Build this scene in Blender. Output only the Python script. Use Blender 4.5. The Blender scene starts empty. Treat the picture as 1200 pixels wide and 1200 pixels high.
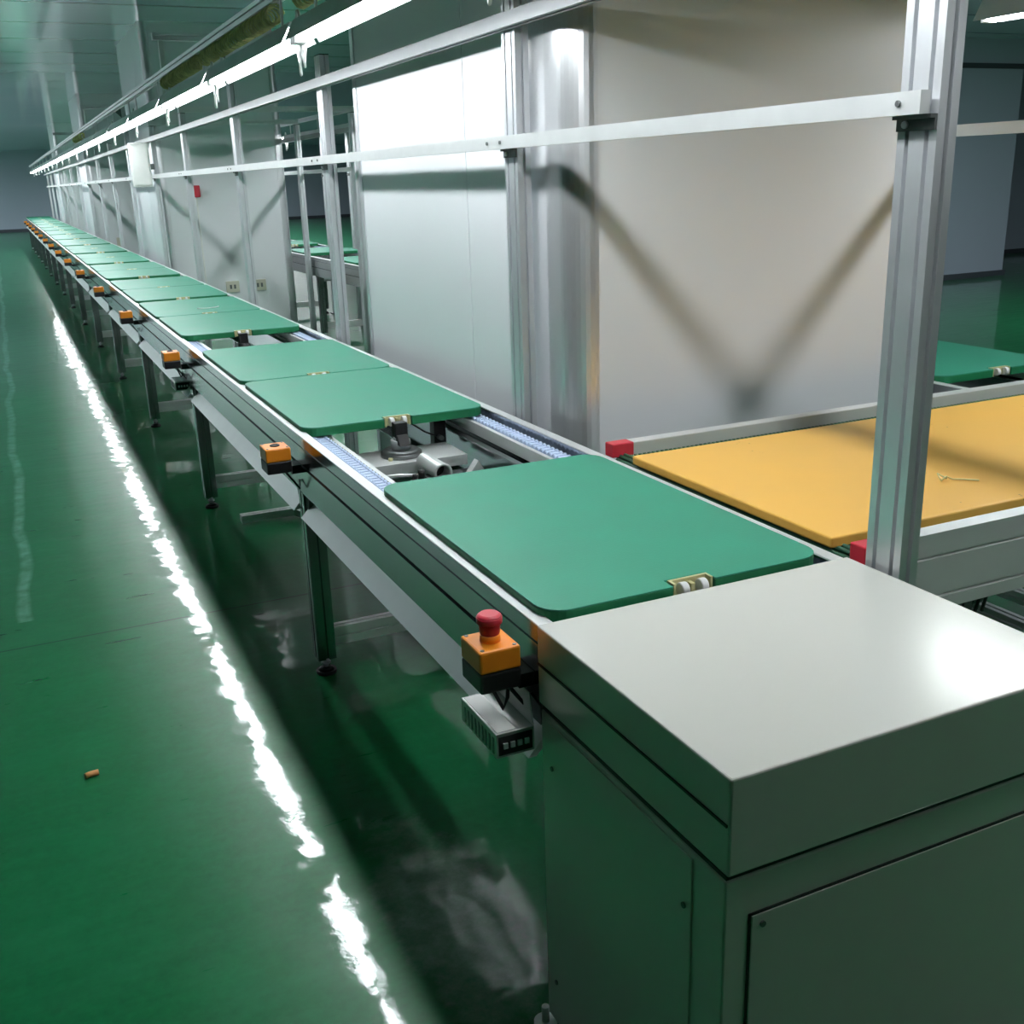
import bpy, bmesh, math, random
from mathutils import Vector, Matrix
random.seed(7)
PI = math.pi
sc = bpy.context.scene
COL = sc.collection

# ------------------------------------------------------------------ materials
def new_mat(name):
    m = bpy.data.materials.new(name); m.use_nodes = True
    nt = m.node_tree; b = nt.nodes['Principled BSDF']
    return m, nt, b

def pm(name, col, rough=0.5, metal=0.0, spec=0.5, coat=0.0, coat_r=0.1, var=0.06, vscale=9.0, rvar=0.08, bump=0.0, bscale=60.0):
    """procedural painted / metal surface: slight noise in colour, gloss and relief"""
    m, nt, b = new_mat(name)
    tc = nt.nodes.new('ShaderNodeTexCoord')
    nz = nt.nodes.new('ShaderNodeTexNoise'); nz.inputs['Scale'].default_value = vscale; nz.inputs['Detail'].default_value = 3
    nt.links.new(tc.outputs['Object'], nz.inputs['Vector'])
    mp = nt.nodes.new('ShaderNodeMapRange'); mp.inputs[1].default_value = .15; mp.inputs[2].default_value = .85
    mp.inputs[3].default_value = 1 - var; mp.inputs[4].default_value = 1 + var
    nt.links.new(nz.outputs['Fac'], mp.inputs['Value'])
    mx = nt.nodes.new('ShaderNodeVectorMath'); mx.operation = 'SCALE'; mx.inputs[0].default_value = col[:3]
    nt.links.new(mp.outputs['Result'], mx.inputs['Scale'])
    nt.links.new(mx.outputs['Vector'], b.inputs['Base Color'])
    mr = nt.nodes.new('ShaderNodeMapRange'); mr.inputs[1].default_value = .15; mr.inputs[2].default_value = .85
    mr.inputs[3].default_value = max(.02, rough - rvar * .5); mr.inputs[4].default_value = min(1, rough + rvar * .5)
    nt.links.new(nz.outputs['Fac'], mr.inputs['Value']); nt.links.new(mr.outputs['Result'], b.inputs['Roughness'])
    b.inputs['Metallic'].default_value = metal
    b.inputs['Specular IOR Level'].default_value = spec
    b.inputs['Coat Weight'].default_value = coat; b.inputs['Coat Roughness'].default_value = coat_r
    if bump > 0:
        n2 = nt.nodes.new('ShaderNodeTexNoise'); n2.inputs['Scale'].default_value = bscale; n2.inputs['Detail'].default_value = 4
        nt.links.new(tc.outputs['Object'], n2.inputs['Vector'])
        bp = nt.nodes.new('ShaderNodeBump'); bp.inputs['Strength'].default_value = bump; bp.inputs['Distance'].default_value = .01
        nt.links.new(n2.outputs['Fac'], bp.inputs['Height']); nt.links.new(bp.outputs['Normal'], b.inputs['Normal'])
    return m

def emit(name, col, s):
    m, nt, b = new_mat(name)
    b.inputs['Base Color'].default_value = (.9, .9, .9, 1)
    b.inputs['Emission Color'].default_value = (*col, 1); b.inputs['Emission Strength'].default_value = s
    return m

M = {}
M['alu'] = pm('brushed_aluminium', (.74, .755, .78), .38, .72, var=.05, vscale=14)
M['alu_rail'] = pm('anodised_rail', (.36, .375, .385), .17, 1.0, var=.05, vscale=10)
M['alu_bright'] = pm('bright_aluminium', (.86, .87, .87), .38, .55, var=.04, vscale=14)
M['alu_dark'] = pm('dark_bracket_metal', (.16, .17, .17), .45, .8)
M['cab'] = pm('cabinet_satin_paint', (.74, .74, .69), .20, .12, .5, var=.015, vscale=3, rvar=.0)
M['pad'] = pm('green_pad_rubber', (.030, .235, .150), .46, 0, .35, var=.14, vscale=6, rvar=.10, bump=.05, bscale=180)
M['pad_edge'] = pm('green_pad_edge', (.010, .17, .065), .5, 0, .35)
M['yellow'] = pm('yellow_board', (.90, .50, .10), .4, 0, .4, var=.05, vscale=4)
M['belt'] = pm('ribbed_green_belt', (.025, .11, .06), .5, 0, .4)
M['orange'] = pm('orange_plastic', (.95, .30, .02), .38, 0, .5, var=.04)
M['black'] = pm('black_plastic', (.012, .012, .013), .42, 0, .4)
M['red'] = pm('red_plastic', (.55, .03, .05), .4, 0, .5)
M['white'] = pm('white_plastic', (.85, .85, .83), .4, 0, .5)
M['label'] = pm('white_sheet_metal', (.90, .90, .88), .45, 0, .4)
M['psu'] = pm('galvanised_case', (.52, .54, .53), .4, .7)
M['chain'] = pm('pale_blue_chain_plastic', (.55, .66, .88), .4, 0, .5)
M['brass'] = pm('yellow_zinc_bracket', (.72, .68, .38), .4, .5)
M['duct'] = pm('grey_duct_pvc', (.85, .85, .84), .4, .6, .4)
M['alu_dull'] = pm('dull_aluminium', (.38, .39, .40), .5, .8, var=.05, vscale=12)
M['grey_rail'] = pm('satin_grey_rail', (.72, .73, .72), .42, .25, var=.04, vscale=8)
M['wall'] = pm('white_wall_panel', (.83, .84, .87), .30, 0, .5, coat=.0, var=.01, vscale=2, rvar=.01)
M['walltrim'] = pm('rounded_corner_aluminium', (.80, .81, .83), .30, .7, var=.02, vscale=3, rvar=0)
M['seam'] = pm('panel_seam', (.28, .29, .30), .6)
M['far_wall'] = pm('blue_grey_wall', (.36, .41, .50), .45, 0, .4, var=.04, vscale=1)
M['dark_wall'] = pm('dark_grey_wall', (.10, .11, .12), .5, 0, .4, vscale=1)
M['trim'] = pm('dark_trim', (.05, .06, .075), .6)
M['housing'] = pm('lamp_housing', (.80, .80, .82), .4, 0)
M['tube'] = emit('led_tube_glow', (.93, .98, 1.0), 37.0)
M['cable_white'] = pm('white_cable', (.85, .86, .84), .5)
M['hose'] = pm('olive_coiled_hose', (.60, .58, .24), .4, .1, var=.5, vscale=30)
M['beige'] = pm('beige_plate', (.62, .60, .50), .5)
M['wood'] = pm('orange_brown_scrap', (.75, .34, .12), .6)

def pad_mat():
    return M['pad']

# floor: green epoxy, wavy gloss, joints, painted lamp streak and glare patch
def floor_mat():
    m, nt, b = new_mat('green_epoxy_floor')
    N = nt.nodes; L = nt.links
    tc = N.new('ShaderNodeTexCoord')
    def noise(scale, detail=4, vec=None, rough=.5):
        n = N.new('ShaderNodeTexNoise'); n.inputs['Scale'].default_value = scale; n.inputs['Detail'].default_value = detail
        n.inputs['Roughness'].default_value = rough
        L.new(vec if vec else tc.outputs['Object'], n.inputs['Vector']); return n
    def rng(sock, a, b2, c, d):
        r = N.new('ShaderNodeMapRange'); r.inputs[1].default_value = a; r.inputs[2].default_value = b2
        r.inputs[3].default_value = c; r.inputs[4].default_value = d; L.new(sock, r.inputs['Value']); return r.outputs['Result']
    def math_(op, a, b2=None):
        q = N.new('ShaderNodeMath'); q.operation = op
        for i, v in enumerate((a, b2)):
            if v is None: continue
            if hasattr(v, 'links'): L.new(v, q.inputs[i])
            else: q.inputs[i].default_value = v
        return q.outputs[0]
    def mix(f, a, b2):
        q = N.new('ShaderNodeMix'); q.data_type = 'RGBA'
        L.new(f, q.inputs['Factor'])
        for i, v in ((6, a), (7, b2)):
            if hasattr(v, 'links'): L.new(v, q.inputs[i])
            else: q.inputs[i].default_value = (*v, 1)
        return q.outputs[2]
    sep = N.new('ShaderNodeSeparateXYZ'); L.new(tc.outputs['Object'], sep.inputs[0])
    # brushed streaks across the aisle
    mp = N.new('ShaderNodeMapping'); mp.inputs['Scale'].default_value = (1.2, 9, 1); L.new(tc.outputs['Object'], mp.inputs['Vector'])
    st = noise(2.2, 5, mp.outputs['Vector'], .62)
    big = noise(.55, 3)
    c1 = mix(rng(big.outputs['Fac'], .35, .65, 0, 1), (.0035, .135, .042), (.006, .170, .054))
    c2 = mix(rng(st.outputs['Fac'], .45, .75, 0, .45), c1, (.012, .20, .075))
    c2 = mix(rng(sep.outputs['Y'], 10.0, 19.0, 0, .75), c2, (.05, .17, .115))  # far floor greyed: dusty tone plus painted reflection of the back wall
    fine = noise(38, 6, None, .7); med = noise(3.2, 5, None, .65)
    c2 = mix(rng(fine.outputs['Fac'], .35, .7, 0, .45), c2, (.0025, .085, .028))
    c2 = mix(rng(med.outputs['Fac'], .45, .7, 0, .40), c2, (.010, .205, .075))
    # expansion joints every 4 m
    jy = math_('FRACT', math_('DIVIDE', math_('ADD', sep.outputs['Y'], .25), 4.0))
    jn = math_('LESS_THAN', jy, .0022)
    c3 = mix(jn, c2, (.002, .05, .02))
    # pale streak on the left: a lamp reflection painted into the colour
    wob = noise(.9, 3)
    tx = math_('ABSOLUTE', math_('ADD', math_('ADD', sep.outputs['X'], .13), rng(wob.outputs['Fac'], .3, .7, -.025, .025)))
    refl_streak = math_('MULTIPLY', math_('MULTIPLY', rng(tx, .012, .03, 1, 0), math_('GREATER_THAN', sep.outputs['Y'], 4.0)), rng(noise(14, 4).outputs['Fac'], .35, .65, .15, .55))
    c4 = mix(refl_streak, c3, (.25, .50, .40))
    # whitish patch beside the cabinet: reflected glare painted as colour
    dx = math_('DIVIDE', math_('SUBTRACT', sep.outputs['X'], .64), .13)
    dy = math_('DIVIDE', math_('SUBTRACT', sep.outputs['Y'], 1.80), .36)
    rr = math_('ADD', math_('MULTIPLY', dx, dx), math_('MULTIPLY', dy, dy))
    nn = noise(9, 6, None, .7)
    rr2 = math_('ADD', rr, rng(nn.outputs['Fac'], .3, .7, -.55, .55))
    glare = rng(rr2, .15, 1.15, .55, 0)
    glare = math_('MULTIPLY', glare, rng(noise(26, 6, None, .75).outputs['Fac'], .3, .7, .35, 1))
    c5 = mix(glare, c4, (.42, .50, .46))
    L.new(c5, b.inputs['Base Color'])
    L.new(math_('ADD', rng(st.outputs['Fac'], .3, .7, .27, .34), math_('MULTIPLY', glare, .15)), b.inputs['Roughness'])
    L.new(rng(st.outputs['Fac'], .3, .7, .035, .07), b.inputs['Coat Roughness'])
    L.new(math_('MULTIPLY', rng(sep.outputs['Y'], 14.0, 19.0, .75, .12), math_('SUBTRACT', 1.0, glare)), b.inputs['Coat Weight'])
    b.inputs['Specular IOR Level'].default_value = .16
    # wavy trowelled surface
    mp2 = N.new('ShaderNodeMapping'); mp2.inputs['Scale'].default_value = (1, 2.2, 1); L.new(tc.outputs['Object'], mp2.inputs['Vector'])
    w1 = noise(5.0, 2); w2 = noise(26, 3)
    h = math_('ADD', math_('MULTIPLY', w1.outputs['Fac'], 1.0), math_('MULTIPLY', w2.outputs['Fac'], .10))
    bp = N.new('ShaderNodeBump'); bp.inputs['Strength'].default_value = .20; bp.inputs['Distance'].default_value = .012
    L.new(h, bp.inputs['Height']); L.new(bp.outputs['Normal'], b.inputs['Normal']); L.new(bp.outputs['Normal'], b.inputs['Coat Normal'])
    return m
M['floor'] = floor_mat()

def ceil_mat():
    m, nt, b = new_mat('glossy_ceiling_panels')
    N = nt.nodes; L = nt.links
    tc = N.new('ShaderNodeTexCoord'); sep = N.new('ShaderNodeSeparateXYZ'); L.new(tc.outputs['Object'], sep.inputs[0])
    a = N.new('ShaderNodeMath'); a.operation = 'ADD'; L.new(sep.outputs['Y'], a.inputs[0]); a.inputs[1].default_value = .55
    d = N.new('ShaderNodeMath'); d.operation = 'DIVIDE'; L.new(a.outputs[0], d.inputs[0]); d.inputs[1].default_value = 1.18
    f = N.new('ShaderNodeMath'); f.operation = 'FRACT'; L.new(d.outputs[0], f.inputs[0])
    l = N.new('ShaderNodeMath'); l.operation = 'LESS_THAN'; L.new(f.outputs[0], l.inputs[0]); l.inputs[1].default_value = .05
    q = N.new('ShaderNodeMix'); q.data_type = 'RGBA'; L.new(l.outputs[0], q.inputs['Factor'])
    q.inputs[6].default_value = (.74, .80, .90, 1); q.inputs[7].default_value = (.06, .08, .08, 1)
    L.new(q.outputs[2], b.inputs['Base Color'])
    nz = N.new('ShaderNodeTexNoise'); nz.inputs['Scale'].default_value = 1.5; L.new(tc.outputs['Object'], nz.inputs['Vector'])
    bp = N.new('ShaderNodeBump'); bp.inputs['Strength'].default_value = .12; bp.inputs['Distance'].default_value = .02
    L.new(nz.outputs['Fac'], bp.inputs['Height']); L.new(bp.outputs['Normal'], b.inputs['Normal'])
    b.inputs['Roughness'].default_value = .13; b.inputs['Metallic'].default_value = .35
    return m
M['ceiling'] = ceil_mat()

# dirt on the yellow board: specks and faint smears with a shape of their own
def dirty_yellow():
    m = M['yellow']; nt = m.node_tree; b = nt.nodes['Principled BSDF']
    tc = nt.nodes.new('ShaderNodeTexCoord')
    v = nt.nodes.new('ShaderNodeTexVoronoi'); v.inputs['Scale'].default_value = 55; nt.links.new(tc.outputs['Object'], v.inputs['Vector'])
    n = nt.nodes.new('ShaderNodeTexNoise'); n.inputs['Scale'].default_value = 5; nt.links.new(tc.outputs['Object'], n.inputs['Vector'])
    r1 = nt.nodes.new('ShaderNodeMath'); r1.operation = 'LESS_THAN'; nt.links.new(v.outputs['Distance'], r1.inputs[0]); r1.inputs[1].default_value = .14
    r2 = nt.nodes.new('ShaderNodeMath'); r2.operation = 'GREATER_THAN'; nt.links.new(n.outputs['Fac'], r2.inputs[0]); r2.inputs[1].default_value = .63
    r3 = nt.nodes.new('ShaderNodeMath'); r3.operation = 'MULTIPLY'; nt.links.new(r1.outputs[0], r3.inputs[0]); nt.links.new(r2.outputs[0], r3.inputs[1])
    r4 = nt.nodes.new('ShaderNodeMath'); r4.operation = 'MULTIPLY'; nt.links.new(r3.outputs[0], r4.inputs[0]); r4.inputs[1].default_value = .7
    q = nt.nodes.new('ShaderNodeMix'); q.data_type = 'RGBA'
    src = b.inputs['Base Color'].links[0].from_socket
    nt.links.new(r4.outputs[0], q.inputs['Factor']); nt.links.new(src, q.inputs[6]); q.inputs[7].default_value = (.25, .12, .04, 1)
    nt.links.new(q.outputs[2], b.inputs['Base Color'])
dirty_yellow()

# ------------------------------------------------------------------ mesh builder
class MB:
    def __init__(s): s.bm = bmesh.new(); s.smooth = []
    def box(s, x0, y0, z0, x1, y1, z1):
        x0, x1 = sorted((x0, x1)); y0, y1 = sorted((y0, y1)); z0, z1 = sorted((z0, z1))
        v = [s.bm.verts.new(p) for p in ((x0,y0,z0),(x1,y0,z0),(x1,y1,z0),(x0,y1,z0),(x0,y0,z1),(x1,y0,z1),(x1,y1,z1),(x0,y1,z1))]
        for f in ((3,2,1,0),(4,5,6,7),(0,1,5,4),(1,2,6,5),(2,3,7,6),(3,0,4,7)): s.bm.faces.new([v[i] for i in f])
        return s
    def prism(s, sec, axis, a, b):
        """section in the two other axes: axis x -> (y,z), y -> (x,z), z -> (x,y)"""
        def P(u, w, t): return {'x': (t,u,w), 'y': (u,t,w), 'z': (u,w,t)}[axis]
        A = [s.bm.verts.new(P(u, w, a)) for u, w in sec]; B = [s.bm.verts.new(P(u, w, b)) for u, w in sec]
        n = len(sec)
        for i in range(n): s.bm.faces.new((A[i], A[(i+1) % n], B[(i+1) % n], B[i]))
        s.bm.faces.new(A[::-1]); s.bm.faces.new(B)
        return s
    def cyl(s, p0, p1, r, n=16, r1=None, cap=True):
        p0 = Vector(p0); p1 = Vector(p1); r1 = r if r1 is None else r1
        d = (p1 - p0).normalized(); u = d.orthogonal().normalized(); w = d.cross(u)
        A = []; B = []
        for i in range(n):
            t = 2*PI*i/n; o = u*math.cos(t) + w*math.sin(t)
            A.append(s.bm.verts.new(p0 + o*r)); B.append(s.bm.verts.new(p1 + o*r1))
        for i in range(n):
            f = s.bm.faces.new((A[i], A[(i+1) % n], B[(i+1) % n], B[i])); f.smooth = True
        if cap: s.bm.faces.new(A[::-1]); s.bm.faces.new(B)
        return s
    def ring(s, c, axis, R, r, n=24, k=8):
        d = Vector(axis).normalized(); u = d.orthogonal().normalized(); w = d.cross(u); c = Vector(c)
        pts = [c + (u*math.cos(2*PI*i/n) + w*math.sin(2*PI*i/n))*R for i in range(n)]
        return s.tube(pts, r, k, closed=True)
    def tube(s, pts, r, k=6, closed=False):
        pts = [Vector(p) for p in pts]; n = len(pts); rings = []
        prev = None
        for i, p in enumerate(pts):
            if closed: d = pts[(i+1) % n] - pts[i-1]
            else: d = pts[min(i+1, n-1)] - pts[max(i-1, 0)]
            d.normalize()
            u = d.orthogonal().normalized() if prev is None else (prev - d*prev.dot(d)).normalized()
            prev = u; w = d.cross(u)
            rings.append([s.bm.verts.new(p + (u*math.cos(2*PI*j/k) + w*math.sin(2*PI*j/k))*r) for j in range(k)])
        for i in range(n if closed else n-1):
            A = rings[i]; B = rings[(i+1) % n]
            off = 0
            if closed and i == n-1:
                off = min(range(k), key=lambda o: (A[0].co - B[o].co).length)
            for j in range(k):
                f = s.bm.faces.new((A[j], A[(j+1) % k], B[(j+1+off) % k], B[(j+off) % k])); f.smooth = True
        if not closed: s.bm.faces.new(rings[0][::-1]); s.bm.faces.new(rings[-1])
        return s
    def build(s, name, mat, parent=None, bevel=0.0, loc=None):
        bmesh.ops.recalc_face_normals(s.bm, faces=s.bm.faces)
        me = bpy.data.meshes.new(name); s.bm.to_mesh(me); s.bm.free()
        me.materials.append(mat)
        o = bpy.data.objects.new(name, me); COL.objects.link(o)
        if parent: o.parent = parent
        if loc: o.location = loc
        if bevel > 0:
            bv = o.modifiers.new('bevel', 'BEVEL'); bv.width = bevel; bv.segments = 2; bv.limit_method = 'ANGLE'; bv.angle_limit = math.radians(50)
        return o

def tag(o, label=None, cat=None, group=None, kind=None):
    if label: o['label'] = label
    if cat: o['category'] = cat
    if group: o['group'] = group
    if kind: o['kind'] = kind
    return o
def thing(name, loc, label, cat, group=None):
    o = bpy.data.objects.new(name, None); COL.objects.link(o); o.location = loc; o.empty_display_size = .05
    return tag(o, label, cat, group)
def dup(root, loc, label):
    """copy of a thing with copies of its parts and sub-parts"""
    r = root.copy(); COL.objects.link(r); r.location = loc; r['label'] = label
    for ch in list(root.children):
        c = ch.copy(); COL.objects.link(c); c.parent = r
        for g in list(ch.children):
            d = g.copy(); COL.objects.link(d); d.parent = c
    return r
def struct(mb, name, mat, bevel=0.0):
    o = mb.build(name, mat, None, bevel); o['kind'] = 'structure'; return o

ORD = ['first', 'second', 'third', 'fourth', 'fifth', 'sixth', 'seventh', 'eighth', 'ninth', 'tenth', 'eleventh', 'twelfth', 'thirteenth',
       'fourteenth', 'fifteenth', 'sixteenth', 'seventeenth', 'eighteenth', 'nineteenth', 'twentieth', 'twenty-first', 'twenty-second', 'twenty-third', 'twenty-fourth']

def slot_section(w, h, nx, ny, sw=.008, sd=.010, cx=0, cy=0):
    """rectangle w x h with nx slots on the two w-long sides and ny on the two h-long sides"""
    def side(n, length):
        pts = [(-length/2, 0)]
        for k in range(n):
            c = -length/2 + length*(k + .5)/n
            pts += [(c - sw/2, 0), (c - sw/2, sd), (c + sw/2, sd), (c + sw/2, 0)]
        return pts
    out = []
    for u, d in side(nx, w): out.append((u, -h/2 + d))
    for u, d in side(ny, h): out.append((w/2 - d, u))
    for u, d in side(nx, w): out.append((-u, h/2 - d))
    for u, d in side(ny, h): out.append((-w/2 + d, -u))
    return [(x + cx, y + cy) for x, y in out]

# ------------------------------------------------------------------ camera
cam = bpy.data.cameras.new('camera'); co = bpy.data.objects.new('camera', cam); COL.objects.link(co)
R = Matrix(((0.90473, 0.15556, -0.39657), (-0.42486, 0.26205, -0.8665), (-0.03087, 0.95244, 0.30317)))
co.matrix_world = Matrix.Translation((0, 0, 1.5)) @ R.to_4x4()
cam.sensor_width = 36; cam.lens = 1240/1200*36; cam.clip_start = .05; cam.clip_end = 200
sc.camera = co

# ------------------------------------------------------------------ setting
CZ = 2.95
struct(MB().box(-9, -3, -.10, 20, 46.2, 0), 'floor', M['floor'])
struct(MB().box(-9, -3, CZ, 20, 46.2, CZ + .1), 'ceiling', M['ceiling'])
struct(MB().box(-9, 46, 0, 20, 46.2, CZ), 'wall_back', M['far_wall'])
struct(MB().box(-9.2, -3, 0, -9, 46.2, CZ), 'wall_left', M['dark_wall'])
struct(MB().box(20, -3, 0, 20.2, 46.2, CZ), 'wall_right', M['far_wall'])
struct(MB().box(-9, -3.2, 0, 20, -3, CZ), 'wall_front', M['dark_wall'])
struct(MB().box(8, 10.5, 0, 12.25, 13.0, CZ), 'wall_recess', M['far_wall'])
struct(MB().box(12.25, 12.9, 0, 20, 13.1, CZ), 'wall_side', M['far_wall'])
struct(MB().box(7.99, 10.47, 0, 12.27, 10.5, .07), 'baseboard_recess', M['trim'])
struct(MB().box(12.27, 12.87, 0, 20, 12.9, .07), 'baseboard_side', M['trim'])
struct(MB().box(-9, 45.97, 0, 20, 46, .12), 'baseboard_back', M['trim'])
struct(MB().box(7.99, 10.48, 2.60, 12.27, 10.5, 2.66), 'trim_1', M['trim'])

# panel-clad building columns between the two lines
def pillar(y0, y1, k):
    x0, x1, r = 1.430, 2.67, .07
    b = MB().box(x0 + .006, y0 + .15, 0, x1 - .006, y1 - .15, CZ)
    b.box(x0 + .075, y0 + .006, 0, x1 - .075, y1 - .006, CZ)
    root = b.build('wall_pillar', M['wall']); root['kind'] = 'structure'
    # separate cladding panels with thin seams
    m = MB()
    L_ = y1 - y0
    seam = y0 + .74
    m.box(x0, y0 + .15, .10, x0 + .006, seam - .003, CZ).box(x0, seam + .003, .10, x0 + .006, y1 - .04, CZ)
    m.box(x0 + .08, y0, .10, x1 - .08, y0 + .006, CZ)
    m.build('cladding_panel', M['wall'], root)
    MB().box(x0 + .004, seam - .003, .1, x0 + .0065, seam + .003, CZ).build('seam', M['seam'], root)
    # rounded aluminium corner posts, quarter round with flat wings
    for cx, sx in ((x0, 1), (x1, -1)):
        sec = [(cx - sx*.004, y0 + .15), (cx - sx*.004, y0 + r)]
        for i in range(1, 9):
            t = PI/2*i/8
            sec.append((cx - sx*.004 + sx*r*(1 - math.cos(t)), y0 - .004 + r - r*math.sin(t) + .004*(1 - i/8)))
        sec += [(cx + sx*.079, y0 - .004), (cx + sx*.079, y0 + .02), (cx + sx*.07, y0 + .03), (cx + sx*.03, y0 + .08), (cx + sx*.02, y0 + .15)]
        c = MB().prism(sec, 'z', 0, CZ).build('corner_profile', M['walltrim'], root)
        for p in c.data.polygons: p.use_smooth = False
    MB().box(x0 - .004, y1 - .04, 0, x0 + .03, y1, CZ).build('edge_profile', M['walltrim'], root)
    MB().box(x0 - .005, y0 + .16, 0, x0 + .001, y1 - .05, .1).build('base_strip', M['alu'], root)
    return root
PIL = [(2.66, 4.58), (11.0, 12.9), (19.3, 21.2), (27.6, 29.5)]
for k, (a, b_) in enumerate(PIL): pillar(a, b_, k)

# ------------------------------------------------------------------ conveyor frame
XM = 4.10   # the parallel line is the mirror image about x = 2.05
def mx(x, mir): return XM - x if mir else x
def side_rail_section():
    # outer face at x=0, inner at .045; 0.18 tall with grooves
    return [(0, -.18), (.040, -.18), (.040, -.045), (.030, -.040), (.030, 0), (0, 0), (0, -.028), (.003, -.029), (.003, -.032), (0, -.033),
            (0, -.086), (.009, -.088), (.009, -.094), (0, -.096)]
def conveyor(mir, y0, y1, ylegs, label, ychain):
    t = thing('conveyor_frame', (mx(1.025, mir), y0, 0), label, 'conveyor')
    ox = mx(1.025, mir); sgn = -1 if mir else 1
    def px(x): return mx(x, mir) - ox
    zt = .79
    for xo, d in ((.70, 1), (1.345, -1)):
        sec = [(px(xo + d*u), zt + w) for u, w in side_rail_section()]
        o = MB().prism(sec, 'y', 0, y1 - y0).build('side_rail', M['alu_rail'], t)
        MB().box(px(xo + d*.0005), 0, zt, px(xo + d*.028), y1 - y0, zt + .0025).build('rail_lip', M['alu_bright'], o)
        # inner track carrying the chain
        MB().box(px(xo + d*.041), 0, zt - .055, px(xo + d*.105), y1 - y0, zt - .040).box(px(xo + d*.092), 0, zt - .04, px(xo + d*.105), y1 - y0, zt - .019).build('chain_track', M['alu_bright'], t)
        MB().box(px(xo + d*.115), 0, zt - .20, px(xo + d*.120), y1 - y0, zt - .06).box(px(xo + d*.115), 0, zt - .205, px(xo + d*.150), y1 - y0, zt - .20).box(px(xo + d*.115), 0, zt - .065, px(xo + d*.140), y1 - y0, zt - .06).build('inner_beam', M['alu_rail'], t)
    # roller chain (links near the camera modelled one by one inside the strip)
    for xo, d in ((.70, 1), (1.345, -1)):
        m = MB(); y = 0.
        while y < ychain:
            c = xo + d*.066
            m.box(px(c - .011), y, zt - .040, px(c + .011), y + .017, zt - .016)
            m.cyl((px(c - .020), y + .0085, zt - .024), (px(c - .012), y + .0085, zt - .024), .011, 8)
            m.cyl((px(c + .012), y + .0085, zt - .024), (px(c + .020), y + .0085, zt - .024), .011, 8)
            y += .025
        m.box(px(xo + d*.048), ychain, zt - .040, px(xo + d*.084), y1 - y0, zt - .016)
        m.build('roller_chain', M['chain'], t)
    # cable duct below the outer rail
    ys = [y0 + .02] + list(ylegs) + [y1]
    for a_, b_ in zip(ys[:-1], ys[1:]):
        if a_ in ylegs: a_ += .045
        if b_ in ylegs: b_ -= .045
        MB().prism([(px(.684), .540), (px(.700), .540), (px(.760), .600), (px(.745), .606)], 'y', a_ - y0, b_ - y0).build('cable_duct', M['duct'], t)
    for yl in ylegs:
        for xc in (.729, 1.316):
            s = slot_section(.058, .058, 1, 1, .010, .010, px(xc), yl - y0)
            lg = MB().prism(s, 'z', .055, .612).build('leg', M['alu_rail'], t)
            MB().cyl((px(xc), yl - y0, .018), (px(xc), yl - y0, .056), .009, 10).cyl((px(xc), yl - y0, .032), (px(xc), yl - y0, .040), .016, 6).build('adjusting_screw', M['alu'], lg)
            MB().cyl((px(xc), yl - y0, 0), (px(xc), yl - y0, .012), .032, 18).cyl((px(xc), yl - y0, .012), (px(xc), yl - y0, .022), .026, 18, .014).build('levelling_foot', M['black'], lg)
            MB().prism([(yl - y0 - .075, .612), (yl - y0 + .075, .612), (yl - y0 + .031, .50), (yl - y0 - .031, .50)], 'x', px(xc - .022), px(xc + .022)).build('gusset', M['alu_dark'], lg)
        MB().prism(slot_section(.040, .060, 1, 1, .008, .008, yl - y0, .125), 'x', px(.757), px(1.288)).build('crossbar', M['alu_bright'], t)
        MB().prism(slot_section(.030, .040, 1, 1, .008, .006, yl - y0, .58), 'x', px(.775), px(1.288)).build('upper_crossbar', M['alu'], t)
    return t
LEG0, STEP = 3.06, 2.05
legs1 = [1.62] + [LEG0 + STEP*k for k in range(15)]
conv = conveyor(False, 1.44, 33.2, legs1[1:], 'long aluminium chain conveyor running back from the grey cabinet', 4.4)
conv2 = conveyor(True, 2.46, 16.0, [4.3 + 2.05*k for k in range(6)], 'parallel aluminium chain conveyor behind the white clad columns', .6)

# ------------------------------------------------------------------ drive cabinet
t = thing('drive_cabinet', (1.02, 1.17, 0), 'grey sheet metal drive cabinet at the near end of the green board conveyor', 'cabinet')
def bx(x0, y0, z0, x1, y1, z1): return (x0 - 1.02, y0 - 1.17, z0, x1 - 1.02, y1 - 1.17, z1)
MB().box(*bx(.697, .915, .02, 1.345, 1.432, .645)).build('body', M['cab'], t, .003)
MB().box(*bx(.720, .93, 0, 1.33, 1.42, .02)).build('plinth', M['black'], t)
MB().box(*bx(.700, .918, .645, 1.342, 1.430, .651)).build('shadow_gap', M['black'], t)
MB().box(*bx(.695, .908, .657, 1.347, 1.436, .797)).box(*bx(.705, .92, .651, 1.337, 1.43, .657)).build('top_cover', M['cab'], t, .003)
MB().box(*bx(.6925, .912, .728, .6955, 1.434, .7315)).build('side_groove', M['black'], t)
sp = MB().box(*bx(.6940, .985, .06, .6968, 1.402, .636)).build('side_panel', M['cab'], t, .001)
m = MB()
for yy in (1.0, 1.388):
    for zz in (.555, .12): m.cyl((.6942 - 1.02, yy - 1.17, zz), (.6915 - 1.02, yy - 1.17, zz), .0045, 12)
m.build('panel_screw', M['alu_dark'], sp)
fp = MB().box(*bx(.738, .9115, .06, 1.305, .9152, .582)).build('front_panel', M['cab'], t, .001)
m = MB()
for xx in (.755, 1.29):
    for zz in (.566, .08): m.cyl((xx - 1.02, .912 - 1.17, zz), (xx - 1.02, .909 - 1.17, zz), .0045, 12)
m.build('panel_screw', M['alu_dark'], fp)
m = MB().box(*bx(.7345, .9130, .06, .738, .9155, .5855)).box(*bx(.7345, .9130, .5820, 1.305, .9155, .5855))
m.build('panel_joint', M['black'], t)

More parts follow.
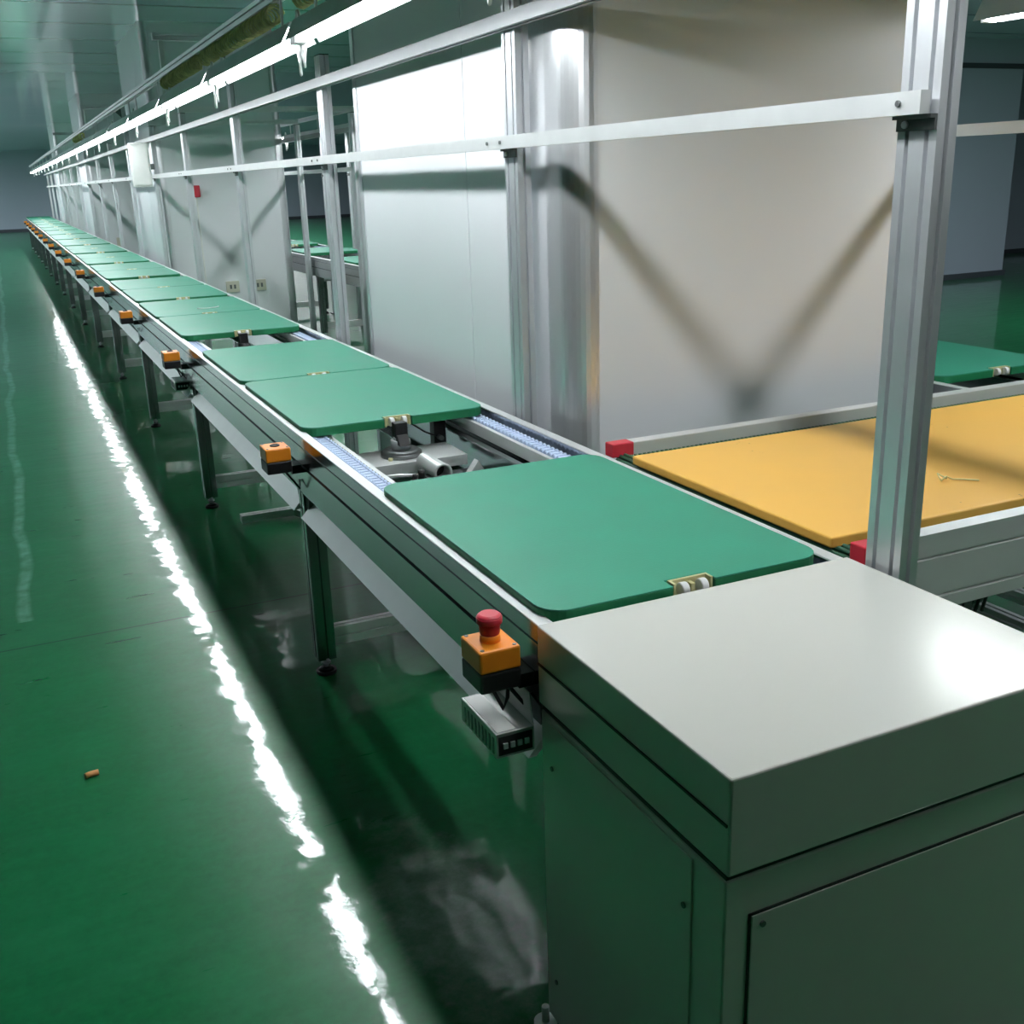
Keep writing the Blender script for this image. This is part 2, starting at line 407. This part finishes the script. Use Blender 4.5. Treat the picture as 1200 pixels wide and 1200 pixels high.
MB().cyl((.685 - 1.02, 1.42 - 1.17, 0), (.685 - 1.02, 1.42 - 1.17, .012), .022, 18).cyl((.685 - 1.02, 1.42 - 1.17, .012), (.685 - 1.02, 1.42 - 1.17, .045), .007, 12).build('levelling_foot', M['alu'], t)
# ------------------------------------------------------------------ green pallet boards
def pad_shape(w, l, h, r=.05, notch=.044, nd=.032):
    pts = []
    x = w/2
    def arc(cx, cy, a0):
        for i in range(7):
            a = a0 + PI/2*i/6; pts.append((cx + r*math.cos(a), cy + r*math.sin(a)))
    arc(x - r, r, -PI/2); arc(x - r, l - r, 0); arc(-x + r, l - r, PI/2); arc(-x + r, r, PI)
    # notch in the near edge, centre
    pts += [(-notch, 0), (-notch, nd), (notch, nd), (notch, 0)]
    return pts
def make_pad(label):
    t = thing('pallet_board', (0, 0, 0), label, 'pallet board', 'green pallet boards on the conveyors')
    sh = pad_shape(.585, .885, .028)
    b = MB().prism(sh, 'z', -.028, -.003).build('board', M['pad_edge'], t, .002)
    MB().prism(sh, 'z', -.003, 0).build('top_mat', M['pad'], t, .001)
    MB().box(-.041, .020, -.027, .041, .026, .002).box(-.041, .004, -.027, -.036, .020, .002).box(.036, .004, -.027, .041, .020, .002).box(-.004, .004, -.022, .004, .020, -.004).build('roller_bracket', M['brass'], t)
    for s in (-1, 1):
        MB().cyl((s*.020 - .007, .006, -.012), (s*.020 + .007, .006, -.012), .0135, 20).build('roller', M['white'], t, .002)
    return t
p0 = make_pad('green pallet board nearest the grey cabinet, overlapping its top edge')
p0.location = (1.012, 1.447, .807)
STN = [3.02, 5.34, 7.24, 9.27, 11.27] + [11.27 + 2.03*k for k in range(1, 11)]
lb = lambda k, nf: f'{"near" if nf == 0 else "far"} board of the {ORD[k]} pair of green pallet boards from the grey cabinet'
for k, y in enumerate(STN):
    for j in range(2):
        dx = random.uniform(-.004, .004)
        dup(p0, (1.012 + dx, y + .895*j, .807 + (.0003 if j else 0)), lb(k, j))
PADS2 = [2.60, 3.50, 7.6, 9.2, 10.9, 12.6]
lab2 = ['green pallet board behind the yellow board, right of the foreground post', 'green pallet board second behind the yellow board on the right-hand conveyor',
        'green pallet board in the gap between white columns, nearest one', 'green pallet board in the gap between white columns, second one',
        'green pallet board in the gap between white columns, third one', 'green pallet board in the gap between white columns, farthest one']
for l_, y in zip(lab2, PADS2): dup(p0, (XM - 1.012, y, .807), l_)

# ------------------------------------------------------------------ emergency stop boxes
def estop(label, button):
    t = thing('emergency_stop_box', (0, 0, 0), label, 'emergency stop', 'orange emergency stop boxes along the left rail')
    MB().box(-.037, -.042, -.076, .037, .042, -.040).build('base', M['black'], t, .004)
    MB().box(-.037, -.042, -.040, .037, .042, 0).build('cover', M['orange'], t, .004)
    MB().box(.037, -.030, -.085, .066, .030, -.060).build('mounting_bracket', M['black'], t)
    m = MB()
    for sx in (-1, 1):
        for sy in (-1, 1): m.cyl((sx*.029, sy*.034, 0), (sx*.029, sy*.034, .0012), .0035, 10)
    m.build('cover_screw', M['alu_dark'], t)
    if button:
        b = MB().cyl((0, 0, .012), (0, 0, .032), .0165, 24, .0185).cyl((0, 0, .032), (0, 0, .044), .022, 24).cyl((0, 0, .044), (0, 0, .049), .022, 24, .016).build('mushroom_button', M['red'], t, .002)
        MB().cyl((0, 0, 0), (0, 0, .012), .0175, 24).build('button_collar', M['orange'], b)
    else:
        MB().ring((0, 0, .001), (0, 0, 1), .012, .003, 16, 6).cyl((0, 0, 0), (0, 0, .0015), .010, 16).build('button_hole', M['black'], t)
    MB().tube([(.02, .0, -.076), (.035, -.02, -.10), (.055, -.035, -.13), (.062, -.01, -.11)], .0035, 6).build('wire', M['black'], t)
    return t
e0 = estop('orange emergency stop box with red mushroom button beside the grey cabinet', True)
e0.location = (.634, 1.49, .762)
EY = [3.05, 5.18, 7.12, 9.1, 11.15] + [11.15 + 1.97*k for k in range(1, 11)]
e1 = estop('orange emergency stop box without button, second along the rail from the grey cabinet', False)
e1.location = (.634, EY[0], .762)
for k, y in enumerate(EY[1:], 2):
    dup(e1, (.634, y, .762), f'orange emergency stop box without button, {ORD[k]} along the rail from the grey cabinet')

# ------------------------------------------------------------------ power supply boxes under the rail
def psu(label):
    t = thing('power_supply_box', (0, 0, 0), label, 'power supply')
    MB().box(-.040, -.075, -.045, .030, .075, 0).build('case', M['psu'], t, .001)
    MB().box(-.036, -.070, 0, -.002, .070, .001).build('cover_strip', M['label'], t)
    MB().prism([(-.075, .001), (.075, .001), (.060, .055), (-.060, .055)], 'x', .028, .030).build('mounting_plate', M['label'], t)
    MB().box(-.036, -.076, -.040, .026, -.075, -.006).build('terminal_block', M['black'], t)
    m = MB()
    for i in range(4): m.box(-.028 + i*.013, -.079, -.028, -.020 + i*.013, -.076, -.018)
    m.build('terminal', M['alu'], t)
    m = MB()
    for i in range(9): m.box(-.0408, -.066 + i*.015, -.040, -.0400, -.059 + i*.015, -.010)
    m.build('vent_slot', M['alu_dark'], t)
    MB().tube([(-.020, .03, .075), (-.01, .01, .045), (.0, -.02, .012), (.01, -.015, .03), (.02, .0, .075)], .0035, 6).build('wire', M['black'], t)
    return t
ps = psu('metal power supply box with white top hanging below the red button box')
ps.location = (.650, 1.500, .622)
dup(ps, (.690, 5.35, .600), 'small metal power supply box hanging below the rail beside the second conveyor leg')

# ------------------------------------------------------------------ stopper mechanism in the gap between boards
t = thing('stopper_unit', (1.0, 2.980, .686), 'black pneumatic stopper on a light plate in the gap before the second green board', 'stopper')
MB().box(-.143, -.09, -.02, .180, .09, .012).build('mounting_plate', M['alu_bright'], t, .001)
MB().cyl((0, 0, .012), (0, 0, .026), .062, 32).cyl((0, 0, .026), (0, 0, .034), .062, 32, .050).build('flange', M['alu_dark'], t)
MB().cyl((0, 0, .034), (0, 0, .062), .030, 24).cyl((0, 0, .062), (0, 0, .072), .022, 24).build('cylinder', M['alu'], t)
MB().box(-.020, -.016, .070, .020, .016, .116).prism([(-.045, .05), (.0, .05), (.0, .08), (-.02, .08)], 'x', -.018, .018).build('stop_head', M['black'], t, .002)
for sx, sy in ((-.05, -.045), (.05, -.045)):
    MB().cyl((sx, sy, .012), (sx, sy, .020), .007, 10).build('bolt', M['brass'], t)
t = thing('air_cylinder', (1.03, 2.74, .668), 'silver air cylinder with a round open tube end in the gap between green boards', 'air cylinder')
MB().box(-.165, -.02, -.05, .150, .02, -.01).build('mounting_bar', M['alu'], t, .001)
MB().cyl((.0, -.03, .035), (.0, .12, .035), .026, 24, cap=False).cyl((.0, -.03, .035), (.0, .12, .035), .022, 24, cap=False).ring((0, -.03, .035), (0, 1, 0), .024, .004, 24, 8).build('tube', M['alu_bright'], t)
MB().cyl((0, .02, .035), (0, .03, .035), .022, 20).build('bore_plug', M['black'], t)
MB().box(-.03, -.005, -.01, .03, .06, .012).build('clamp', M['alu_dark'], t)
MB().box(-.085, -.025, -.01, -.040, .015, .015).cyl((-.055, 0, .015), (-.055, 0, .045), .010, 12).cyl((-.075, 0, .015), (-.075, 0, .035), .007, 12).build('valve', M['black'], t)
MB().tube([(-.06, .0, .03), (-.12, .01, .035), (-.14, .03, .03), (-.16, .06, .02)], .005, 6).build('air_hose', M['duct'], t)
MB().prism([(.06, -.01), (.148, -.01), (.11, .055)], 'y', -.03, .0).build('angle_bracket', M['alu_bright'], t)
t = thing('sensor_bracket', (1.175, 3.12, .66), 'small black sensor with dangling wires under the second green board corner', 'sensor')
MB().box(-.02, -.02, .02, .02, .02, .10).build('bracket', M['black'], t, .001)
MB().cyl((-.005, -.02, .05), (-.005, -.045, .05), .008, 12).build('sensor', M['alu_dark'], t)
MB().tube([(-.005, -.02, .05), (-.05, -.02, .07), (-.09, -.01, .10), (-.13, .0, .115)], .003, 6).build('wire', M['black'], t)
t = thing('stopper_unit', (1.0, 5.29, .686), 'small black stopper in the gap before the fourth green board', 'stopper')
MB().box(-.143, -.06, -.02, .180, .06, .012).build('mounting_plate', M['alu_bright'], t)
MB().cyl((0, 0, .012), (0, 0, .07), .028, 20).cyl((0, 0, .012), (0, 0, .03), .055, 24).build('cylinder', M['black'], t)
MB().box(-.02, -.018, .07, .02, .018, .116).build('stop_head', M['black'], t)

# bent cable conduit by the first leg
t = thing('cable_conduit', (.80, 4.75, 0), 'bent light grey cable conduit on the floor under the conveyor behind the near leg', 'conduit')
MB().prism(slot_section(.05, .035, 1, 1, .006, .004, 0, .030), 'x', .0, .24).build('straight_run', M['alu_bright'], t)
MB().prism([(.24, -.025), (.34, -.36), (.39, -.36), (.29, .025), (.24, .025)], 'z', .013, .047).build('bent_run', M['alu_bright'], t)

# ------------------------------------------------------------------ aluminium gantry: posts, rails, arms
POSTY = [1.36, 2.90, 4.86, 6.84, 8.80, 10.62, 12.62] + [14.6 + 1.97*k for k in range(10)]
def make_post(h, label, bracket=True):
    t = thing('gantry_post', (0, 0, 0), label, 'post', 'aluminium gantry posts beside the conveyors')
    MB().prism(slot_section(.042, .084, 1, 2, .009, .012), 'z', .02, h).build('profile', M['alu'], t)
    MB().box(-.021, -.042, h, .021, .042, h + .004).build('end_cap', M['black'], t)
    MB().box(-.05, -.06, 0, .05, .06, .012).box(-.018, -.036, .012, .018, .036, .02).build('foot_plate', M['alu_dark'], t)
    if bracket:
        MB().box(-.026, -.041, 1.548, -.0215, .041, 1.572).box(-.036, -.041, 1.566, -.0215, .041, 1.572).build('rail_bracket', M['alu_dark'], t)
        MB().cyl((-.026, .02, 1.558), (-.031, .02, 1.558), .006, 8).build('bracket_bolt', M['alu'], t)
    return t
tall = {3, 6, 9}
short = make_post(2.02, 'aluminium gantry post in the foreground right beside the grey cabinet'); short.location = (1.382, POSTY[0], 0)
tallp = make_post(2.34, 'taller aluminium gantry post with cross arm, fourth from the foreground'); tallp.location = (1.382, POSTY[3], 0)
plab = {1: 'aluminium gantry post in front of the near white column', 2: 'aluminium gantry post standing before the gap between the white columns'}
for k, y in enumerate(POSTY):
    if k in (0, 3): continue
    lab = plab.get(k, f'{"taller " if k in tall else ""}aluminium gantry post, {ORD[k]} from the foreground along the conveyor')
    dup(tallp if k in tall else short, (1.382, y, 0), lab)
P2 = [4.9, 6.84, 8.8, 10.6, 12.6, 14.6]
for k, y in enumerate(P2):
    r_ = dup(short, (XM - 1.382, y, 0), f'{ORD[k]} thin gantry post of the far conveyor, seen between the white columns'); r_.rotation_euler = (0, 0, PI)
for k, y in enumerate([7.6, 8.7, 9.6, 10.5, 11.4, 12.4]):
    r_ = dup(short, (3.46, y, 0), f'{ORD[k]} gantry post on the far side of the parallel conveyor between the columns')

def rail(name, sec, y0, y1, mat, label, group, screws=None, loc=None):
    t = thing(name, (sec[0][0], y0, sec[0][1]), label, 'rail', group)
    o = MB().prism([(u - sec[0][0], w - sec[0][1]) for u, w in sec], 'y', 0, y1 - y0).build('bar', mat, t)
    if screws:
        for yy in screws:
            MB().cyl((-.0005, yy - y0, .0175), (-.004, yy - y0, .0175), .005, 12).build('screw', M['alu_dark'], t)
    return t
low = [(1.328, 1.572), (1.348, 1.572), (1.348, 1.607), (1.328, 1.607)]
segs = [(1.325, 2.945)] + [(POSTY[k] + .046 - (.001), POSTY[k+1] + .045 - .003) for k in range(1, len(POSTY)-1)]
for k, (a, b_) in enumerate(segs):
    rail('lower_rail', low, a, b_, M['alu_bright'], 'white aluminium rail bolted to the foreground post, lower one' if k == 0 else f'lower white rail of the gantry, {ORD[k]} length from the foreground', 'lower gantry rails', [a + .045, b_ - .045])
up = [(1.322, 1.884), (1.336, 1.884), (1.336, 1.892), (1.346, 1.892), (1.346, 1.884), (1.3605, 1.884), (1.3605, 1.921), (1.322, 1.921)]
segu = [(.9, 6.84), (6.842, 12.62), (12.622, 18.5), (18.502, 24.4), (24.402, 33)]
for k, (a, b_) in enumerate(segu):
    rail('upper_rail', up, a, b_, M['alu_dull'], f'upper aluminium rail along the gantry posts, {ORD[k]} length from the foreground', 'upper gantry rails')
low2 = [(XM - u, w) for u, w in low]
rail('lower_rail', low2, 1.2, 2.95, M['alu_bright'], 'white rail across the dark far wall right of the foreground post', 'lower gantry rails')
rail('lower_rail', low2, 2.96, 16, M['alu_bright'], 'white rail of the parallel conveyor behind the columns', 'lower gantry rails')
up2 = [(XM - u, w) for u, w in up]
rail('upper_rail', up2, 2.95, 16, M['alu_dull'], 'upper rail of the parallel conveyor behind the columns', 'upper gantry rails')

# lamp-carrying rail above the conveyor, hung from cross arms
RX0, RX1, RZ0, RZ1 = .985, 1.025, 2.105, 2.145
t = thing('lamp_rail', (RX0, .9, RZ0), 'grey aluminium rail above the line of lamps, carrying them', 'rail')
MB().prism(slot_section(.04, .04, 1, 1, .008, .008, .02, .02), 'y', 0, 32.1).build('bar', M['alu'], t)
for k in (3, 6, 9):
    y = POSTY[k]
    t = thing('cross_arm', (1.36, y, 2.30), f'horizontal cross arm holding the lamp rail, {["nearest", "middle", "farthest"][[3, 6, 9].index(k)]} of three', 'cross arm', 'cross arms of the gantry')
    MB().prism(slot_section(.04, .04, 1, 1, .008, .008, 0, .02), 'x', -.40, 0).build('beam', M['alu'], t)
    MB().prism(slot_section(.03, .04, 1, 1, .008, .006, -.355, 0), 'z', -.153, -.002).build('drop_rod', M['alu_bright'], t)
    MB().prism([(-.09, 0), (0, 0), (0, -.09)], 'y', -.015, .015).build('corner_bracket', M['alu_dark'], t)
# tie bars between both lines
for k, (y, z) in enumerate(((8.80, 2.03), (10.62, 2.03))):
    rr_ = thing('tie_bar', (1.36, y, z), f'horizontal tie bar joining both gantries above the gap, {["nearer", "farther"][k]} one', 'tie bar')
    MB().prism(slot_section(.04, .04, 1, 1, .008, .008, 0, .02), 'x', 0, 1.38).build('bar', M['alu_bright'], rr_)

# ------------------------------------------------------------------ lamps
LX, LZ, TL = 1.0, 1.962, 1.58
def make_lamp(label):
    t = thing('tube_lamp', (0, 0, 0), label, 'lamp', 'LED tube lamps above the conveyors')
    # inverted trough: flat top with two sloping lips
    sec = [(-.060, -.021), (-.058, -.021), (-.030, .028), (.030, .028), (.058, -.021), (.060, -.021), (.032, .031), (.024, .045), (-.024, .045), (-.032, .031)]
    MB().prism(sec, 'y', .02, TL - .02).build('housing', M['housing'], t)
    MB().cyl((0, .045, 0), (0, TL - .045, 0), .0245, 20).build('tube', M['tube'], t)
    MB().box(-.026, .022, -.026, .026, .044, .027).box(-.026, TL - .044, -.026, .026, TL - .022, .027).build('tube_socket', M['white'], t, .002)
    for yy in (.22, TL - .22): MB().box(-.004, yy - .006, .045, .004, yy + .006, .152).build('hanger', M['alu'], t)
    for y0, w in ((.07, .026), (.01, .034)):
        pts = []
        for i in range(15):
            a = PI*i/14
            pts.append((.012 + .006*math.sin(a*2), y0 + w*math.cos(a)*1.2, -.010 - .085*math.sin(a) - (.02 if y0 > .03 else 0)*math.sin(a)))
        MB().tube(pts, .0045, 6).build('cable_loop', M['cable_white'], t)
    MB().tube([(0, -.02, .050), (0, -.005, .075), (.0, .012, .078), (0, .03, .050)], .005, 6).build('connecting_cable', M['cable_white'], t)
    return t
l0 = make_lamp('glowing tube lamp nearest the camera at the top of the picture')
LY = [.59 + TL*k for k in range(20)]
l0.location = (LX, LY[0], LZ)
for k, y in enumerate(LY[1:], 1):
    dup(l0, (LX, y, LZ), 'glowing tube lamp second in the row, running off the top edge of the picture' if k == 1 else f'glowing tube lamp over the conveyor, {ORD[k]} in the row from the camera')
for k, y in enumerate([-.31, 1.27, 4.6, 6.2, 7.8, 9.4, 11.0, 12.6]):
    dup(l0, (XM - LX, y, LZ), ['lamp of the parallel conveyor nearest the camera', 'bright lamp at the right edge beyond the foreground post', 'lamp of the parallel conveyor behind the near column',
        'lamp of the parallel conveyor just past the near column', 'first lamp of the parallel conveyor in the gap between columns', 'second lamp of the parallel conveyor in the gap between columns',
        'third lamp of the parallel conveyor in the gap between columns', 'lamp of the parallel conveyor behind the far column'][k])
# carrying rail of the second lamp row
t = thing('lamp_rail', (XM - 1.025, -.5, RZ0), 'aluminium rail above the lamps of the parallel conveyor', 'rail')
MB().prism(slot_section(.04, .04, 1, 1, .008, .008, .02, .02), 'y', 0, 16).build('bar', M['alu'], t)

# coiled hose strung along the lamp rail
def coil(y0, y1, label):
    pts = []; pitch = .022; n = int((y1 - y0)/pitch); k = 9
    for i in range(n*k):
        a = 2*PI*i/k; r = .030 + .003*math.sin(i*.37)
        pts.append((1.0 + r*math.cos(a), y0 + pitch*i/k, 2.068 + r*math.sin(a)))
    o = MB().tube(pts, .0042, 5).build('coiled_hose', M['hose']); tag(o, label, 'hose', 'coiled hoses under the lamp rail')
for a, b_, l_ in ((2.45, 3.72, 'olive coiled hose under the lamp rail, nearest stretch'), (4.05, 5.5, 'olive coiled hose under the lamp rail, second stretch'), (5.65, 6.8, 'olive coiled hose under the lamp rail, third stretch'),
                  (13.4, 14.6, 'olive coiled hose far along the lamp rail')):
    coil(a, b_, l_)

# ------------------------------------------------------------------ yellow transfer conveyor
t = thing('transfer_conveyor', (1.42, 1.95, 0), 'short cross conveyor with ribbed green belt under the yellow board', 'conveyor')
YX, YY = 1.42, 1.95
def ysec(yo, d):
    return [(yo - YY + d*u, .806 + w) for u, w in ((0, 0), (0, -.045), (.004, -.047), (.004, -.050), (0, -.052), (0, -.13), (.005, -.132), (.005, -.136), (0, -.138), (0, -.165), (.04, -.165), (.04, 0))]
for yo, d in ((1.43, 1), (2.41, -1)):
    r_ = MB().prism(ysec(yo, d), 'x', .03, 2.6).build('side_rail', M['grey_rail'], t)
    MB().box(.03, yo - YY, .806, 2.6, yo - YY + d*.038, .8075).build('rail_lip', M['alu_bright'], r_)
    MB().box(-.035, yo - YY - d*.001, .772, .031, yo - YY + d*.041, .809).build('end_cap', M['red'], t, .003)
    MB().box(.0, yo - YY + d*.002, .66, .03, yo - YY + d*.038, .772).build('end_bracket', M['alu_dark'], t)
# ribbed belt: ribs across, wrapping round the end
m = MB(); rb = .030
m.box(.0, 1.475 - YY, .735, 2.58, 2.365 - YY, .768)
n = int(2.58/.014)
for i in range(n): m.box(i*.014, 1.475 - YY, .768, i*.014 + .008, 2.365 - YY, .776)
for i in range(9):
    a = PI/2 + PI*i/8
    c = Vector((.0 + (rb + .004)*math.cos(a), 0, .744 + (rb + .004)*math.sin(a)))
    m.cyl((c.x, 1.475 - YY, c.z), (c.x, 2.365 - YY, c.z), .005, 6)
m.cyl((0, 1.475 - YY, .744), (0, 2.365 - YY, .744), rb, 24)
m.build('ribbed_belt', M['belt'], t)
for xx in (1.66, 3.4):
    for yy in (1.45, 2.39):
        l_ = MB().prism(slot_section(.05, .04, 1, 1, .008, .008, xx - YX, yy - YY), 'z', .02, .641).build('leg', M['alu_dark'], t)
        MB().cyl((xx - YX, yy - YY, 0), (xx - YX, yy - YY, .02), .03, 16).build('levelling_foot', M['black'], l_)
MB().prism(slot_section(.04, .04, 1, 1, .008, .008, 1.45 - YY, .16), 'x', 1.685 - YX, 3.375 - YX).build('lower_bar', M['alu'], t)
MB().prism(slot_section(.04, .04, 1, 1, .008, .008, 2.39 - YY, .16), 'x', 1.685 - YX, 3.375 - YX).build('lower_bar', M['alu'], t)
MB().box(1.56 - YX, 1.48 - YY, .60, 1.78 - YX, 1.60 - YY, .70).build('motor', M['alu_dark'], t, .006)
m = MB()
for i in range(9): m.tube([(1.60 - YX + i*.02, 1.475 - YY, .66), (1.605 - YX + i*.02, 1.465 - YY, .62), (1.60 - YX + i*.021, 1.475 - YY, .585)], .004, 5)
m.build('wire_bundle', M['black'], t)
for xx in (2.68, 2.87):
    o = MB().prism(slot_section(.04, .04, 1, 1, .008, .008, 0, .12), 'y', 0, 2.3).build('floor_rail', M['alu'], None, 0, (xx, 1.30, 0))
    MB().box(-.03, .02, 0, .03, .08, .10).box(-.03, 2.2, 0, .03, 2.26, .10).build('support', M['alu_dark'], o)
    tag(o, f'low aluminium bar near the floor under the cross conveyor, {"left" if xx < 2.7 else "right"} one', 'rail', 'low bars under the cross conveyor')
o = MB().box(1.388, 1.525, .7765, 3.3, 2.275, .800).build('yellow_board', M['yellow'], None, .004)
tag(o, 'flat yellow board lying on the cross conveyor behind the foreground post', 'board')
# twig of wire on the yellow board
o = MB().tube([(1.86, 1.70, .8035), (1.875, 1.70, .812), (1.885, 1.69, .806), (1.91, 1.685, .8035), (1.935, 1.66, .8035)], .002, 6).tube([(1.86, 1.70, .8035), (1.868, 1.72, .815), (1.878, 1.70, .806)], .002, 6).build('wire_scrap', M['brass'])
tag(o, 'bent scrap of wire lying on the yellow board', 'wire')
o = MB().tube([(-.02, 2.745, .008), (-.008, 2.75, .008), (.014, 2.752, .008)], .008, 10).build('floor_scrap', M['wood'])
tag(o, 'small orange scrap lying on the green floor in the aisle', 'scrap')
o = MB().tube([(.98, 6.50, .8095), (1.03, 6.48, .8095), (1.08, 6.495, .8095), (1.11, 6.53, .8095)], .0025, 6).build('wire_scrap', M['white'])
tag(o, 'thin white scrap of wire on the fifth green board from the cabinet', 'wire')

# ------------------------------------------------------------------ fittings on the far columns
t = thing('fire_alarm', (1.775, 10.985, 1.445), 'red alarm box on the white column past the gap', 'alarm')
MB().box(-.035, -.04, -.055, .035, .012, .055).build('case', M['red'], t, .006)
MB().box(-.006, -.004, -1.3, .006, .0145, -.056).build('conduit', M['white'], t)
for k, xx in enumerate((2.03, 2.30)):
    t = thing('wall_outlet', (xx, 10.99, .52), f'beige double socket plate low on the white column, {["left", "right"][k]} one', 'socket', 'socket plates on the white column')
    MB().box(-.065, -.008, -.055, .065, .0085, .055).build('plate', M['beige'], t, .003)
    MB().box(-.03, -.010, -.02, -.01, -.008, .02).box(.01, -.010, -.02, .03, -.008, .02).build('socket_slot', M['alu_dark'], t)
t = thing('wall_outlet', (1.80, 19.29, .62), 'small socket plate on the second far white column', 'socket')
MB().box(-.06, -.008, -.09, .06, .0085, .09).build('plate', M['beige'], t, .003)
t = thing('electrical_box', (1.25, 10.55, 1.50), 'white upright electrical box mounted on the gantry post far along the line', 'box')
MB().box(-.09, -.05, 0, .075, .04, .38).build('case', M['white'], t, .004)
MB().box(-.078, -.056, .015, .063, -.05, .365).build('door', M['white'], t, .002)
MB().box(.075, -.02, .15, .111, .02, .20).build('bracket', M['alu_dark'], t)

# ------------------------------------------------------------------ unseen area lights without fixtures, added as fill (left aisle far end, right bay)
def strip(name, loc, length, power, up=False):
    l = bpy.data.lights.new(name, 'AREA'); l.shape = 'RECTANGLE'; l.size = .12; l.size_y = length; l.energy = power; l.color = (.93, .98, 1.0)
    o = bpy.data.objects.new(name, l); COL.objects.link(o); o.location = loc; o.rotation_euler = (0, PI if up else 0, 0)
strip('added_fill_down', (-4.5, 34, 2.90), 22, 800)
strip('added_fill_down', (10.0, 4.0, 2.90), 6, 190)
strip('added_fill_up', (-4.5, 27, 2.0), 34, 800, True)
strip('added_fill_up', (10.0, 4.0, 2.0), 6, 60, True)
strip('added_fill_down', (6.5, 33, 2.90), 22, 700)
# ------------------------------------------------------------------ world and view
w = bpy.data.worlds.new('world'); sc.world = w; w.use_nodes = True
w.node_tree.nodes['Background'].inputs[0].default_value = (.5, .6, .65, 1)
w.node_tree.nodes['Background'].inputs[1].default_value = .02
sc.view_settings.view_transform = 'Standard'; sc.view_settings.look = 'None'
sc.view_settings.gamma = 1; sc.view_settings.use_curve_mapping = False
sc.view_settings.exposure = 0.18
sc.cycles.max_bounces = 8; sc.cycles.diffuse_bounces = 5; sc.cycles.glossy_bounces = 4
sc.cycles.sample_clamp_indirect = 6
